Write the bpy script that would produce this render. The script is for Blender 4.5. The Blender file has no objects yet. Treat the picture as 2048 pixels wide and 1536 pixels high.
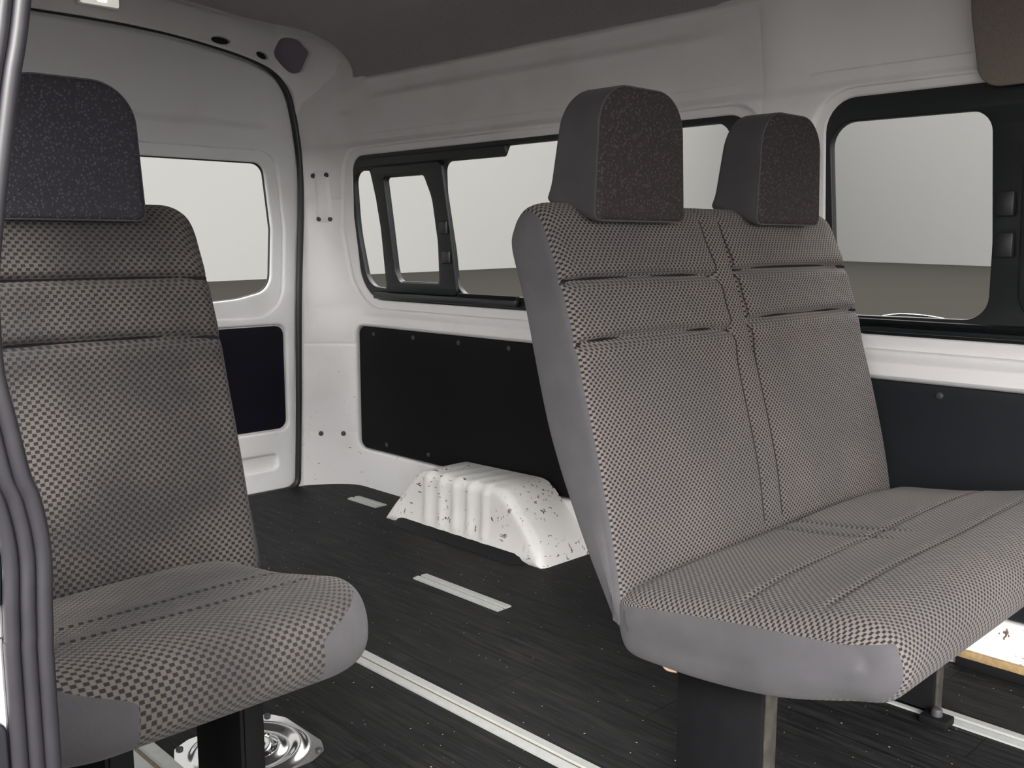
import bpy, bmesh, math, random
from mathutils import Vector, Matrix
from math import sin, cos, pi, sqrt, radians, exp

C = bpy.context.scene.collection
S = bpy.context.scene

# ------------------------------------------------------------------ camera
F_PX = 1950.0
PITCH = math.atan(283.0 / F_PX)
HEAD = radians(44.3)
cd = bpy.data.cameras.new('camera')
cam = bpy.data.objects.new('camera', cd); C.objects.link(cam)
cam.location = (0, 0, .95)
cam.rotation_euler = (pi / 2 - PITCH, 0, -HEAD)
cd.sensor_width = 36.0
cd.lens = 36.0 * F_PX / 2048.0
cd.clip_start = .02; cd.clip_end = 500
S.camera = cam

# ------------------------------------------------------------------ world, sun, exposure
S.view_settings.view_transform = 'Standard'
S.view_settings.look = 'None'
S.view_settings.gamma = 1.0
S.view_settings.exposure = 1.12
S.view_settings.use_curve_mapping = False
W = bpy.data.worlds.new('overcast_sky'); S.world = W
W.use_nodes = True
wn = W.node_tree.nodes; wl = W.node_tree.links
bg = wn['Background']
tc = wn.new('ShaderNodeTexCoord')
dot = wn.new('ShaderNodeVectorMath'); dot.operation = 'DOT_PRODUCT'
sd = Vector((-.45, -.25, .86)).normalized()          # the bright part of the sky, on the open-door side
dot.inputs[1].default_value = sd
wl.new(tc.outputs['Generated'], dot.inputs[0])
rmp = wn.new('ShaderNodeValToRGB')
rmp.color_ramp.elements[0].position = .75; rmp.color_ramp.elements[0].color = (2.78, 2.68, 2.62, 1)
rmp.color_ramp.elements[1].position = .96; rmp.color_ramp.elements[1].color = (3.9, 3.86, 3.78, 1)
mp = wn.new('ShaderNodeMath'); mp.operation = 'MULTIPLY_ADD'
mp.inputs[1].default_value = .5; mp.inputs[2].default_value = .5
wl.new(dot.outputs['Value'], mp.inputs[0])
wl.new(mp.outputs[0], rmp.inputs[0])
wl.new(rmp.outputs[0], bg.inputs['Color'])
bg.inputs['Strength'].default_value = 1.0

sl = bpy.data.lights.new('soft_sun', 'SUN'); sl.energy = 2.8; sl.angle = radians(28); sl.color = (1, .97, .93)
so = bpy.data.objects.new('soft_sun', sl); C.objects.link(so)
so.rotation_euler = Vector((.50, .57, -.47)).to_track_quat('-Z', 'Y').to_euler()

# ------------------------------------------------------------------ material helpers
class N:
    """tiny node-tree writer"""
    def __init__(s, name):
        s.m = bpy.data.materials.new(name); s.m.use_nodes = True
        s.t = s.m.node_tree; s.b = s.t.nodes['Principled BSDF']
    def node(s, typ, **kw):
        n = s.t.nodes.new(typ)
        for k, v in kw.items(): setattr(n, k, v)
        return n
    def put(s, sock, v):
        if hasattr(v, 'is_output') or isinstance(v, bpy.types.NodeSocket): s.t.links.new(v, sock)
        else: sock.default_value = v
    def math(s, op, a, b=None, c=None, clamp=False):
        n = s.node('ShaderNodeMath', operation=op, use_clamp=clamp)
        s.put(n.inputs[0], a)
        if b is not None: s.put(n.inputs[1], b)
        if c is not None: s.put(n.inputs[2], c)
        return n.outputs[0]
    def mix(s, f, a, b):
        n = s.node('ShaderNodeMix', data_type='RGBA')
        s.put(n.inputs[0], f); s.put(n.inputs[6], a); s.put(n.inputs[7], b)
        return n.outputs[2]
    def coord(s, which='Object'): return s.node('ShaderNodeTexCoord').outputs[which]
    def scale(s, vec, sc):
        n = s.node('ShaderNodeMapping'); s.put(n.inputs[0], vec); n.inputs['Scale'].default_value = sc
        return n.outputs[0]
    def sep(s, vec):
        n = s.node('ShaderNodeSeparateXYZ'); s.put(n.inputs[0], vec); return n.outputs
    def noise(s, vec, sc, detail=3, rough=.5):
        n = s.node('ShaderNodeTexNoise'); s.put(n.inputs['Vector'], vec)
        n.inputs['Scale'].default_value = sc; n.inputs['Detail'].default_value = detail; n.inputs['Roughness'].default_value = rough
        return n.outputs['Fac']
    def step(s, v, lo, hi):
        n = s.node('ShaderNodeMapRange', interpolation_type='SMOOTHSTEP', clamp=True)
        s.put(n.inputs[0], v); n.inputs[1].default_value = lo; n.inputs[2].default_value = hi
        return n.outputs[0]
    def bump(s, h, strength=.3, dist=.002):
        n = s.node('ShaderNodeBump'); s.put(n.inputs['Height'], h)
        n.inputs['Strength'].default_value = strength; n.inputs['Distance'].default_value = dist
        s.t.links.new(n.outputs[0], s.b.inputs['Normal'])
    def set(s, color=None, rough=None, metal=None, spec=None):
        if color is not None: s.put(s.b.inputs['Base Color'], color)
        if rough is not None: s.put(s.b.inputs['Roughness'], rough)
        if metal is not None: s.put(s.b.inputs['Metallic'], metal)
        if spec is not None: s.put(s.b.inputs['Specular IOR Level'], spec)
        return s.m

def rgb(r, g=None, b=None):
    if g is None: g = b = r
    return (r, g, b, 1)

def plain(name, col, rough=.5, metal=0, spec=.5, nz=.06, sc=40, bump=0):
    n = N(name)
    f = n.noise(n.coord(), sc, 3)
    lo = tuple(c * (1 - nz) for c in col[:3]) + (1,); hi = tuple(min(1, c * (1 + nz)) for c in col[:3]) + (1,)
    n.set(n.mix(f, lo, hi), rough, metal, spec)
    if bump: n.bump(f, bump, .001)
    return n.m

def paint(name, col, chips=0.0, zlo=.05, zhi=.75, dirt=.25, xcut=None):
    """white body paint with small dark chips that thin out with height, and faint grime"""
    n = N(name); co = n.coord()
    d = n.noise(co, 5, 4)
    c = n.mix(n.step(d, .45, .75), rgb(*col), rgb(col[0] * .93, col[1] * .92, col[2] * .90))
    if chips > 0:
        z = n.sep(co)[2]
        zm = n.math('SUBTRACT', 1.0, n.step(z, zlo, zhi))
        area = n.step(n.noise(co, 6.5, 2), .50, .66)
        a1 = n.noise(n.scale(co, (1, 1, .55)), 62, 2, .6)
        k = n.step(a1, .70 - .05 * chips, .725 - .05 * chips)
        k = n.math('MULTIPLY', n.math('MULTIPLY', k, area), zm)
        a2 = n.noise(n.scale(co, (1, .35, 1.5)), 75, 2, .5)
        k2 = n.math('MULTIPLY', n.math('MULTIPLY', n.step(a2, .72 - .04 * chips, .74 - .04 * chips), n.step(n.noise(co, 9, 1), .50, .6)), zm)
        k = n.math('MAXIMUM', k, k2)
        rust = n.mix(n.noise(co, 33, 1), rgb(.035, .025, .022), rgb(.20, .10, .06))
        c = n.mix(k, c, rust)
    n.set(c, .34, 0, .5)
    return n.m

def weave(name, light, dark, stain=None, pu=.0113, pv=.0050):
    """checker weave: rows of small dark floats in a paler ground, UV in metres"""
    n = N(name); uv = n.sep(n.coord('UV'))
    u = n.math('DIVIDE', uv[0], pu); v = n.math('DIVIDE', uv[1], pv)
    row = n.math('FLOOR', v)
    sh = n.math('MULTIPLY', n.math('FLOORED_MODULO', row, 2.0), .5)
    fu = n.math('FRACT', n.math('ADD', u, sh)); fv = n.math('FRACT', v)
    du = n.math('ABSOLUTE', n.math('SUBTRACT', fu, .5)); dv = n.math('ABSOLUTE', n.math('SUBTRACT', fv, .5))
    k = n.math('MULTIPLY', n.math('SUBTRACT', 1.0, n.step(du, .19, .30)), n.math('SUBTRACT', 1.0, n.step(dv, .28, .48)))
    co = n.coord()
    yarn = n.noise(n.scale(co, (1, 1, 1)), 900, 2)
    lt = n.mix(yarn, tuple(c * .72 for c in light) + (1,), tuple(c * 1.22 for c in light) + (1,))
    big = n.step(n.noise(co, 4.2, 3), .35, .72)
    lt = n.mix(n.math('MULTIPLY', big, .45), lt, rgb(*(stain or light)))
    n.set(n.mix(k, lt, rgb(*dark)), .92, 0, .12)
    n.b.inputs['Sheen Weight'].default_value = .10; n.b.inputs['Sheen Roughness'].default_value = .5
    h = n.math('SUBTRACT', n.math('MULTIPLY', yarn, .3), k)
    n.bump(h, .8, .0016)
    return n.m

def twill(name, col, f=2400):
    n = N(name); co = n.coord()
    w = n.node('ShaderNodeTexWave', wave_type='BANDS', bands_direction='DIAGONAL')
    n.put(w.inputs['Vector'], co); w.inputs['Scale'].default_value = f / 10; w.inputs['Distortion'].default_value = .6
    d = n.noise(co, 7, 4)
    c = n.mix(n.step(d, .3, .75), tuple(x * .82 for x in col) + (1,), tuple(min(1, x * 1.14) for x in col) + (1,))
    c = n.mix(n.math('MULTIPLY', w.outputs['Fac'], .15), c, tuple(x * .6 for x in col) + (1,))
    n.set(c, .85, 0, .2)
    n.b.inputs['Sheen Weight'].default_value = .08
    n.bump(w.outputs['Fac'], .25, .0006)
    return n.m

def nubbly(name, col):
    n = N(name); uv = n.coord('UV'); co = n.coord()
    v = n.node('ShaderNodeTexVoronoi'); n.put(v.inputs['Vector'], uv); v.inputs['Scale'].default_value = 170
    k = n.step(v.outputs['Distance'], .10, .5)
    sp = n.step(n.noise(co, 420, 1), .66, .74)
    c = n.mix(k, tuple(x * 1.5 for x in col) + (1,), tuple(x * .7 for x in col) + (1,))
    c = n.mix(n.math('MULTIPLY', sp, .2), c, tuple(min(1, x * 4) for x in col) + (1,))
    n.set(c, .9, 0, .15)
    n.bump(n.math('SUBTRACT', 1.0, k), .6, .0015)
    return n.m

def planks():
    """black wood-look vinyl, boards along the van"""
    n = N('dark_wood_vinyl'); co = n.coord(); xyz = n.sep(co)
    X = n.math('DIVIDE', n.math('ADD', xyz[0], .035), .152)
    col = n.math('FLOOR', X); fx = n.math('FRACT', X)
    off = n.math('FRACT', n.math('MULTIPLY', n.math('SINE', n.math('MULTIPLY', col, 12.9898)), 43758.55))
    Y = n.math('ADD', n.math('DIVIDE', xyz[1], .92), off)
    fy = n.math('FRACT', Y)
    e1 = n.math('MINIMUM', fx, n.math('SUBTRACT', 1.0, fx)); e2 = n.math('MINIMUM', fy, n.math('SUBTRACT', 1.0, fy))
    gap = n.math('MAXIMUM', n.math('SUBTRACT', 1.0, n.step(e1, .004, .014)), n.math('SUBTRACT', 1.0, n.step(e2, .0007, .0024)))
    tone = n.math('FRACT', n.math('MULTIPLY', n.math('SINE', n.math('ADD', n.math('MULTIPLY', col, 7.31), n.math('MULTIPLY', n.math('FLOOR', Y), 3.77))), 917.3))
    g1 = n.noise(n.scale(co, (34, 2.2, 1)), 2.2, 6, .65)
    g2 = n.noise(n.scale(co, (120, 5, 1)), 1.6, 4, .6)
    c = n.mix(n.step(g1, .32, .72), rgb(.004, .004, .0043), rgb(.023, .0226, .023))
    c = n.mix(n.math('MULTIPLY', n.step(g2, .52, .72), .6), c, rgb(.05, .049, .048))
    c = n.mix(n.math('MULTIPLY', tone, .4), c, rgb(.012, .012, .0125))
    c = n.mix(gap, c, rgb(.006))
    sp = n.step(n.noise(co, 130, 0), .845, .86)
    c = n.mix(sp, c, rgb(.40, .39, .36))
    n.set(c, .6, 0, .12)
    n.bump(n.math('SUBTRACT', g1, gap), .25, .001)
    return n.m

M = {}
M['paint'] = paint('white_body_paint', (.80, .79, .795), .55, .05, .70)
M['paint_chipped'] = paint('chipped_white_paint', (.78, .77, .755), 1.75, .2, .6)
M['door_paint'] = paint('white_door_paint', (.79, .79, .805), .35, .05, .35)
M['floor'] = planks()
M['trimboard'] = plain('black_trim_board', rgb(.0045, .0045, .005), .6, 0, .15, .15, 200)
M['trimboard_blue'] = plain('blue_black_trim_board', rgb(.012, .0145, .018), .55, 0, .3, .15, 200)
M['door_board'] = plain('navy_black_trim_board', rgb(.0045, .0045, .010), .6, 0, .15, .15, 200)
M['liner'] = plain('charcoal_headliner', rgb(.36, .33, .34), .95, 0, .1, .16, 160, .3)
M['trimcloth'] = plain('taupe_trim_cloth', rgb(.19, .165, .145), .95, 0, .1, .25, 260, .4)
M['blackpl'] = plain('black_window_frame', rgb(.008, .0105, .012), .38, 0, .5, .1, 30)
M['rubber'] = plain('black_rubber', rgb(.016, .016, .019), .42, 0, .5, .2, 60)
M['seal'] = plain('scuffed_door_seal_rubber', rgb(.020, .0185, .023), .40, 0, .55, .3, 45, .12)
M['alu'] = plain('dull_aluminium', rgb(.42, .43, .42), .5, .1, .5, .14, 60)
M['groove'] = plain('grimy_groove', rgb(.17, .14, .10), .7, .2, .4, .4, 90)
M['chrome'] = plain('polished_metal', rgb(.80, .81, .82), .14, 1.0, .5, .05, 30)
M['steel'] = plain('black_painted_steel', rgb(.006, .006, .007), .7, 0, .15, .3, 50)
M['worn'] = plain('worn_black_steel', rgb(.05, .046, .04), .6, .2, .4, .9, 38)
M['bolt'] = plain('dark_bolt', rgb(.05, .05, .053), .5, .2, .5)
M['vinyl'] = plain('matt_black_vinyl', rgb(.010, .010, .011), .6, 0, .25, .2, 60)
M['hole'] = plain('dark_cavity', rgb(.25, .225, .27), .9, 0, .1)
M['hole2'] = plain('hole_shade', rgb(.014, .015, .02), .6, 0, .3)  # black colour painted in for the shade inside the small header holes
M['weave'] = weave('grey_checker_weave', (.136, .124, .122), (.021, .019, .022), (.215, .18, .15))
M['weave_single'] = weave('grey_nubbed_weave', (.064, .060, .060), (.026, .0245, .027), (.22, .19, .165), .0128, .0064)
M['side'] = twill('slate_side_fabric', (.084, .081, .088))
M['head'] = nubbly('charcoal_headrest_cloth', (.052, .044, .045))
M['head_single'] = nubbly('navy_charcoal_headrest_cloth', (.052, .050, .060))
M['headside'] = twill('charcoal_headrest_side', (.072, .069, .072))
M['seam'] = plain('seam_crease_shade', rgb(.016, .015, .016), .9, 0, .1, .2, 300)  # seam line colour that carries the crease shade of the backrest grooves
M['thread'] = plain('grey_seam_thread', rgb(.034, .031, .033), .9, 0, .1, .2, 300)
M['board_edge'] = plain('raw_plywood_edge', rgb(.42, .30, .15), .8, 0, .2, .5, 70)
M['foam'] = plain('torn_foam', rgb(.30, .21, .15), .9, 0, .1)
M['hall_wall'] = plain('pale_grey_hall_wall', rgb(.205, .203, .200), .9, 0, .1, .012, .3)
M['hall_floor'] = plain('olive_grey_hall_floor', rgb(.023, .0218, .0195), .95, 0, .0, .06, .25)
M['dark_line'] = plain('dark_skirting', rgb(.01, .01, .01), .8)

g = N('window_glass'); g.t.nodes.remove(g.b)
out = g.t.nodes['Material Output']
tr = g.node('ShaderNodeBsdfTransparent'); tr.inputs[0].default_value = rgb(.95, .96, .955)
gl = g.node('ShaderNodeBsdfGlossy'); gl.inputs['Roughness'].default_value = 0
mx = g.node('ShaderNodeMixShader'); mx.inputs[0].default_value = 0
g.t.links.new(tr.outputs[0], mx.inputs[1]); g.t.links.new(gl.outputs[0], mx.inputs[2]); g.t.links.new(mx.outputs[0], out.inputs[0])
M['glass'] = g.m
lm = N('lamp_lens'); lm.set(rgb(.85, .86, .83), .4)
lm.b.inputs['Emission Color'].default_value = rgb(1, .97, .85); lm.b.inputs['Emission Strength'].default_value = .22
M['lens'] = lm.m
lm = N('lit_bulb'); lm.set(rgb(.9), .4)
lm.b.inputs['Emission Color'].default_value = rgb(1, .96, .8); lm.b.inputs['Emission Strength'].default_value = 1.6
M['bulb'] = lm.m

# ------------------------------------------------------------------ object helpers
def link(name, me, mats, parent=None):
    o = bpy.data.objects.new(name, me); C.objects.link(o)
    for m in (mats if isinstance(mats, (list, tuple)) else [mats]): me.materials.append(m)
    if parent: o.parent = parent
    return o

def obj(name, bm, mats, parent=None, smooth=True, angle=40):
    bmesh.ops.recalc_face_normals(bm, faces=bm.faces)
    me = bpy.data.meshes.new(name); bm.to_mesh(me); bm.free()
    if smooth:
        for p in me.polygons: p.use_smooth = True
        me.set_sharp_from_angle(angle=radians(angle))
    return link(name, me, mats, parent)

def tag(o, label, cat, group=None):
    o['label'] = label; o['category'] = cat
    if group: o['group'] = group
    return o

def struct(o): o['kind'] = 'structure'; return o

def empty(name, loc=(0, 0, 0)):
    o = bpy.data.objects.new(name, None); C.objects.link(o); o.location = loc; o.empty_display_size = .05
    return o

def box_bm(x0, x1, y0, y1, z0, z1, bev=0, seg=2, bm=None):
    b = bmesh.new()
    bmesh.ops.create_cube(b, size=1)
    for v in b.verts:
        v.co = Vector((x0 + (v.co.x + .5) * (x1 - x0), y0 + (v.co.y + .5) * (y1 - y0), z0 + (v.co.z + .5) * (z1 - z0)))
    if bev: bmesh.ops.bevel(b, geom=b.edges[:], offset=bev, segments=seg, affect='EDGES', profile=.5)
    if bm is None: return b
    me = bpy.data.meshes.new('tmp'); b.to_mesh(me); b.free(); bm.from_mesh(me); bpy.data.meshes.remove(me)
    return bm

def tube_bm(path, r, seg=10, bm=None, closed=False):
    bm = bm or bmesh.new(); rings = []; n = len(path); P = [Vector(p) for p in path]
    up = None
    rad = r if isinstance(r, (list, tuple)) else [r] * n
    for i in range(n):
        if closed: t = P[(i + 1) % n] - P[i - 1]
        else: t = P[min(i + 1, n - 1)] - P[max(i - 1, 0)]
        t.normalize()
        if up is None:
            up = Vector((0, 0, 1)) if abs(t.z) < .9 else Vector((0, 1, 0))
        a = t.cross(up).normalized(); up = a.cross(t).normalized()
        rings.append([bm.verts.new(P[i] + rad[i] * (cos(2 * pi * k / seg) * a + sin(2 * pi * k / seg) * up)) for k in range(seg)])
    for i in range(n if closed else n - 1):
        A, B = rings[i], rings[(i + 1) % n]
        for k in range(seg): bm.faces.new((A[k], A[(k + 1) % seg], B[(k + 1) % seg], B[k]))
    if not closed: bm.faces.new(rings[0]); bm.faces.new(rings[-1][::-1])
    return bm

def disc_bm(c, nrm, r, h, seg=20, dome=.3, bm=None):
    """a round bolt head or plug: short lathe along nrm"""
    bm = bm or bmesh.new(); nrm = Vector(nrm).normalized()
    a = nrm.orthogonal().normalized(); b = nrm.cross(a); c = Vector(c); prev = None
    for rr, hh in ((r, -.002), (r, h * .6), (r * .85, h), (r * .45, h * (1 + dome * .6))):
        ring = [bm.verts.new(c + nrm * hh + rr * (cos(2 * pi * k / seg) * a + sin(2 * pi * k / seg) * b)) for k in range(seg)]
        if prev:
            for k in range(seg): bm.faces.new((prev[k], prev[(k + 1) % seg], ring[(k + 1) % seg], ring[k]))
        prev = ring
    bm.faces.new(prev)
    return bm

def rpoly(pts, n=7):
    """rounded polygon: pts are (x, y, radius)"""
    out = []; m = len(pts)
    for i in range(m):
        p = Vector(pts[i][:2]); r = pts[i][2] if len(pts[i]) > 2 else 0
        if r <= 0: out.append(p); continue
        a = Vector(pts[i - 1][:2]) - p; b = Vector(pts[(i + 1) % m][:2]) - p
        la, lb = a.length, b.length; a /= la; b /= lb
        ang = a.angle(b); d = min(r / math.tan(ang / 2), la * .49, lb * .49); r = d * math.tan(ang / 2)
        c = p + (a + b).normalized() * (r / sin(ang / 2))
        s = p + a * d - c; e = p + b * d - c
        tot = s.angle(e); ax = s.normalized(); ay = (e - ax * e.dot(ax)).normalized()
        for k in range(n + 1):
            t = tot * k / n; out.append(c + r * (cos(t) * ax + sin(t) * ay))
    return [(p.x, p.y) for p in out]

def rrect(a0, a1, b0, b1, r): return rpoly([(a0, b0, r), (a1, b0, r), (a1, b1, r), (a0, b1, r)])

def cat(pts, n=8, closed=False):
    """Catmull-Rom through pts"""
    P = [Vector(p) for p in pts]; m = len(P); out = []
    for i in range(m if closed else m - 1):
        if closed: p0, p1, p2, p3 = P[i - 1], P[i], P[(i + 1) % m], P[(i + 2) % m]
        else: p0, p1, p2, p3 = P[max(i - 1, 0)], P[i], P[i + 1], P[min(i + 2, m - 1)]
        for k in range(n):
            t = k / n
            out.append(.5 * ((2 * p1) + (p2 - p0) * t + (2 * p0 - 5 * p1 + 4 * p2 - p3) * t * t + (3 * p1 - p0 - 3 * p2 + p3) * t ** 3))
    if not closed: out.append(P[-1])
    return [tuple(p) for p in out]

def sheet(outlines, front, thick, bev, mapf, cuts_a=(), cuts_b=()):
    """a flat pressed sheet with holes and rounded edges: outlines in (a, b), its front at depth `front`,
    cut by a grid so that mapf(a, b, c) can bend it"""
    cu = bpy.data.curves.new('tmp', 'CURVE'); cu.dimensions = '2D'; cu.fill_mode = 'BOTH'
    for pts in outlines:
        sp = cu.splines.new('POLY'); sp.points.add(len(pts) - 1)
        for q, p in zip(sp.points, pts): q.co = (p[0], p[1], 0, 1)
        sp.use_cyclic_u = True
    cu.extrude = thick / 2 - bev; cu.bevel_depth = bev; cu.bevel_resolution = 3; cu.offset = -bev
    o = bpy.data.objects.new('tmp', cu); C.objects.link(o)
    dg = bpy.context.evaluated_depsgraph_get(); dg.update()
    me = bpy.data.meshes.new_from_object(o.evaluated_get(dg))
    bm = bmesh.new(); bm.from_mesh(me)
    bpy.data.objects.remove(o); bpy.data.curves.remove(cu); bpy.data.meshes.remove(me)
    bmesh.ops.remove_doubles(bm, verts=bm.verts, dist=1e-5)
    for co, no in [((a, 0, 0), (1, 0, 0)) for a in cuts_a] + [((0, b, 0), (0, 1, 0)) for b in cuts_b]:
        bmesh.ops.bisect_plane(bm, geom=bm.verts[:] + bm.edges[:] + bm.faces[:], plane_co=co, plane_no=no, dist=1e-6)
    for v in bm.verts: v.co = Vector(mapf(v.co.x, v.co.y, front + thick / 2 + v.co.z))
    return bm

def frange(a, b, s):
    out = []; x = a
    while x < b: out.append(x); x += s
    return out

def ss(a, b, x):
    t = max(0, min(1, (x - a) / (b - a))); return t * t * (3 - 2 * t)

# ------------------------------------------------------------------ the hall outside
GZ = -.65
def slab(name, pts, z0, z1, m):
    bm = bmesh.new()
    lo = [bm.verts.new((x, y, z0)) for x, y in pts]; hi = [bm.verts.new((x, y, z1)) for x, y in pts]
    bm.faces.new(lo); bm.faces.new(hi[::-1]); k = len(pts)
    for i in range(k): bm.faces.new((lo[i], lo[(i + 1) % k], hi[(i + 1) % k], hi[i]))
    return struct(obj(name, bm, m, smooth=False))
slab('floor_outside', [(-60, -60), (80, -60), (98, 62), (-60, 62)], GZ - .2, GZ, M['hall_floor'])
def hall_wall(name, p, q, h=34):
    p, q = Vector(p), Vector(q); d = (q - p).normalized(); n = Vector((-d.y, d.x))
    slab(name, [p, q, q + n * .6, p + n * .6], GZ, h, M['hall_wall'])
    slab('baseboard_' + name.split('_')[1], [p - n * .12, q - n * .12, q, p], GZ, GZ + .16, M['dark_line'])
hall_wall('wall_north', (93.1, 59.7), (-55, 16.8))
hall_wall('wall_east', (25.0, -45.5), (93.1, 59.7))

# ------------------------------------------------------------------ van body: floor, side wall, ceiling
bm = bmesh.new(); box_bm(.12, 2.26, -1.7, 3.34, -.04, 0, 0, bm=bm)
struct(obj('floor', bm, M['floor'], smooth=False))

def xw(z):
    if z <= .70: return 2.2
    if z <= 1.28: return 2.2 - .12 * (z - .70)
    return 2.13 - .16 * (min(z, 1.53) - 1.28)

AK = [(-.1, .17), (.3, .158), (.73, .137), (1.11, .08), (1.33, .06), (1.465, .064), (1.55, .04), (1.75, .03)]
def corner(y, z):
    yc = 3.08 if z < 1.25 else 3.08 - .15 * (z - 1.25) / .28
    t = max(0, (y - yc) / (3.262 - yc))
    for (a, p), (b, q) in zip(AK, AK[1:]):
        if z <= b or b == 1.75: k = p + (q - p) * (z - a) / (b - a); break
    return k * t ** 2.2

def relief(y, z):
    """pressed ribs and channels of the inner skin; positive is away from the cabin"""
    d = 0
    d += .016 * ss(1.286, 1.318, z) * (1 - .45 * ss(2.95, 3.10, y)) * (1 - .55 * exp(-((y - 1.28) / .06) ** 2))
    e = ss(1.40, 1.52, y) * (1 - ss(2.80, 2.93, y))
    d += .007 * e * ss(1.455, 1.478, z)
    d -= .005 * e * exp(-((z - 1.45) / .012) ** 2)
    d -= .006 * exp(-((z - 1.515) / .007) ** 2) * (1 - ss(2.85, 2.95, y))
    d += .007 * (1 - ss(1.12, 1.22, y)) * ss(1.318, 1.345, z)
    d += .0015 * exp(-((y - 1.318) / .004) ** 2) * ss(1.20, 1.24, z)          # pillar seam
    d += .0035 * exp(-((y - 2.885 + .06 * (1.45 - z)) / .005) ** 2) * ss(1.32, 1.34, z)
    for zz in (1.11, .56, .212): d += .0025 * exp(-((z - zz) / .0045) ** 2) * ss(3.09, 3.11, y)
    if z > 1.2: d -= .010 * exp(-((z - 1.475) / .022) ** 2 - ((y - 3.03) / .045) ** 2)
    if z > 1.2: d += .008 * exp(-((z - 1.425) / .010) ** 2 - ((y - 3.05) / .04) ** 2)
    d += (.006 * exp(-((z - .672) / .010) ** 2) - .004 * exp(-((z - .645) / .004) ** 2)) * (1 - ss(3.03, 3.09, y))
    return d

def wallmap(y, z, c): return (xw(z) + c + relief(y, z) - corner(y, z), y, z)
def wallmap_plain(y, z, c): return (xw(z) + c - corner(y, z), y, z)
def out_(p, off):
    """carry an outline seen on the inner skin outwards by off"""
    return [(y * (1 + off / 2.15), .95 + (z - .95) * (1 + off / 2.15)) for y, z in p]

W1 = [(1.352, .734, .07), (3.062, .737, .12), (3.062, 1.05, 0), (3.028, 1.262, .07), (1.352, 1.264, .06)]
W2 = [(-.60, .737, .08), (1.146, .737, .09), (1.158, 1.0, 0), (1.152, 1.274, .075), (-.60, 1.275, .08)]
R1 = [(1.315, .703, .10), (3.112, .705, .16), (3.135, 1.0, 0), (3.085, 1.288, .10), (1.315, 1.287, .09)]
R2 = [(-.66, .703, .10), (1.188, .703, .12), (1.192, 1.0, 0), (1.190, 1.296, .11), (-.66, 1.296, .10)]
P1 = rrect(1.42, 3.116, .150, .634, .032)
P2 = rrect(-.70, 1.24, .125, .634, .03)
ya = frange(-1.6, .55, .15) + frange(.55, 2.86, .035) + frange(2.86, 3.06, .0125) + frange(3.06, 3.30, .008) + [1.306, 1.312, 1.318, 1.324, 1.33]
zb = frange(.05, .60, .05) + frange(.635, .71, .006) + frange(.73, 1.27, .03) + frange(1.278, 1.53, .006) + [.2, .206, .212, .218, .224, .552, .556, .56, .564, .568, 1.102, 1.106, 1.11, 1.114, 1.118]
bm = sheet([[(-1.6, -.02), (3.31, -.02), (3.31, 1.74), (2.97, 1.74), (2.97, 1.536), (-1.6, 1.536)], rpoly(R1), rpoly(R2), P1, P2], 0, .03, .009, wallmap, ya, zb)
wr = struct(obj('wall_right', bm, M['paint'], angle=60))
OB = .015
bm = sheet([[(-1.6, .66), (3.16, .66), (3.16, 1.34), (-1.6, 1.34)], out_(rpoly(W1), OB), out_(rpoly(W2), OB)], OB, .02, .006, wallmap_plain, ya[::2], frange(.7, 1.3, .03))
struct(obj('window_flange', bm, M['paint'], wr, angle=60))
bm = box_bm(2.232, 2.30, -1.6, 3.30, -.05, .70)
obj('outer_skin', bm, M['paint'], wr, smooth=False)
bm = box_bm(2.19, 2.26, -1.6, 3.30, 1.36, 1.98)
obj('outer_skin', bm, M['paint'], wr, smooth=False)

# black trim boards in the wall recesses, with push clips along the top
def trim_board(outline, clips, label, mt='trimboard'):
    o = tag(obj('trim_panel', sheet([outline], .012, .012, .003, wallmap_plain), M[mt]), label, 'trim panel')
    for y, z in clips:
        obj('clip', disc_bm((2.212, y, z), (-1, 0, 0), .009, .004, 14), M['bolt'], o)
    return o
trim_board(rrect(1.424, 3.112, .154, .630, .03), [(3.02, .605), (2.78, .607), (2.53, .607), (2.28, .607), (2.95, .185), (2.70, .185)],
           'large black trim panel in the white side wall above the wheel arch')
trim_board(rrect(-.696, 1.236, .129, .630, .03), [(.883, .607)], 'black trim panel in the side wall beside the double bench seat', 'trimboard_blue')

# ---- windows in the side wall
def pane(outline, off, parent):
    o = obj('pane', sheet([outline], off, .004, .001, wallmap_plain), M['glass'], parent, smooth=False); return o
FO = .020
w1 = struct(empty('window_1', (2.2, 2.2, .735)))
def wobj(name, bm, m, parent, **k):
    o = obj(name, bm, m, None, **k); o.parent = parent; o.matrix_parent_inverse = parent.matrix_world.inverted(); return o
bpy.context.view_layer.update()
pa = rpoly([(2.908, .782, .01), (3.020, .790, .09), (3.045, 1.0, .6), (3.028, 1.212, .05), (2.928, 1.206, .012), (2.900, 1.05, .3)])
pb = rpoly([(2.602, .812, .012), (2.822, .811, .02), (2.840, .85, .05), (2.842, 1.02, .2), (2.846, 1.178, .015), (2.628, 1.178, .02), (2.596, 1.10, .15), (2.588, .95, .2)])
pc = rpoly([(1.41, .776, .05), (2.492, .778, .04), (2.514, .83, .05), (2.514, .92, .2), (2.530, 1.12, .15), (2.520, 1.215, .035), (2.236, 1.215, .012), (2.215, 1.246, .012), (1.41, 1.247, .04)])
zz = frange(.75, 1.27, .04)
def grow(pts, d):
    cx = sum(p[0] for p in pts) / len(pts); cz = sum(p[1] for p in pts) / len(pts)
    ax = max(abs(p[0] - cx) for p in pts); az = max(abs(p[1] - cz) for p in pts)
    return [(cx + (p[0] - cx) * (1 + d / ax), cz + (p[1] - cz) * (1 + d / az)) for p in pts]
op1 = grow(out_(rpoly(W1), FO), .006)
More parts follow.
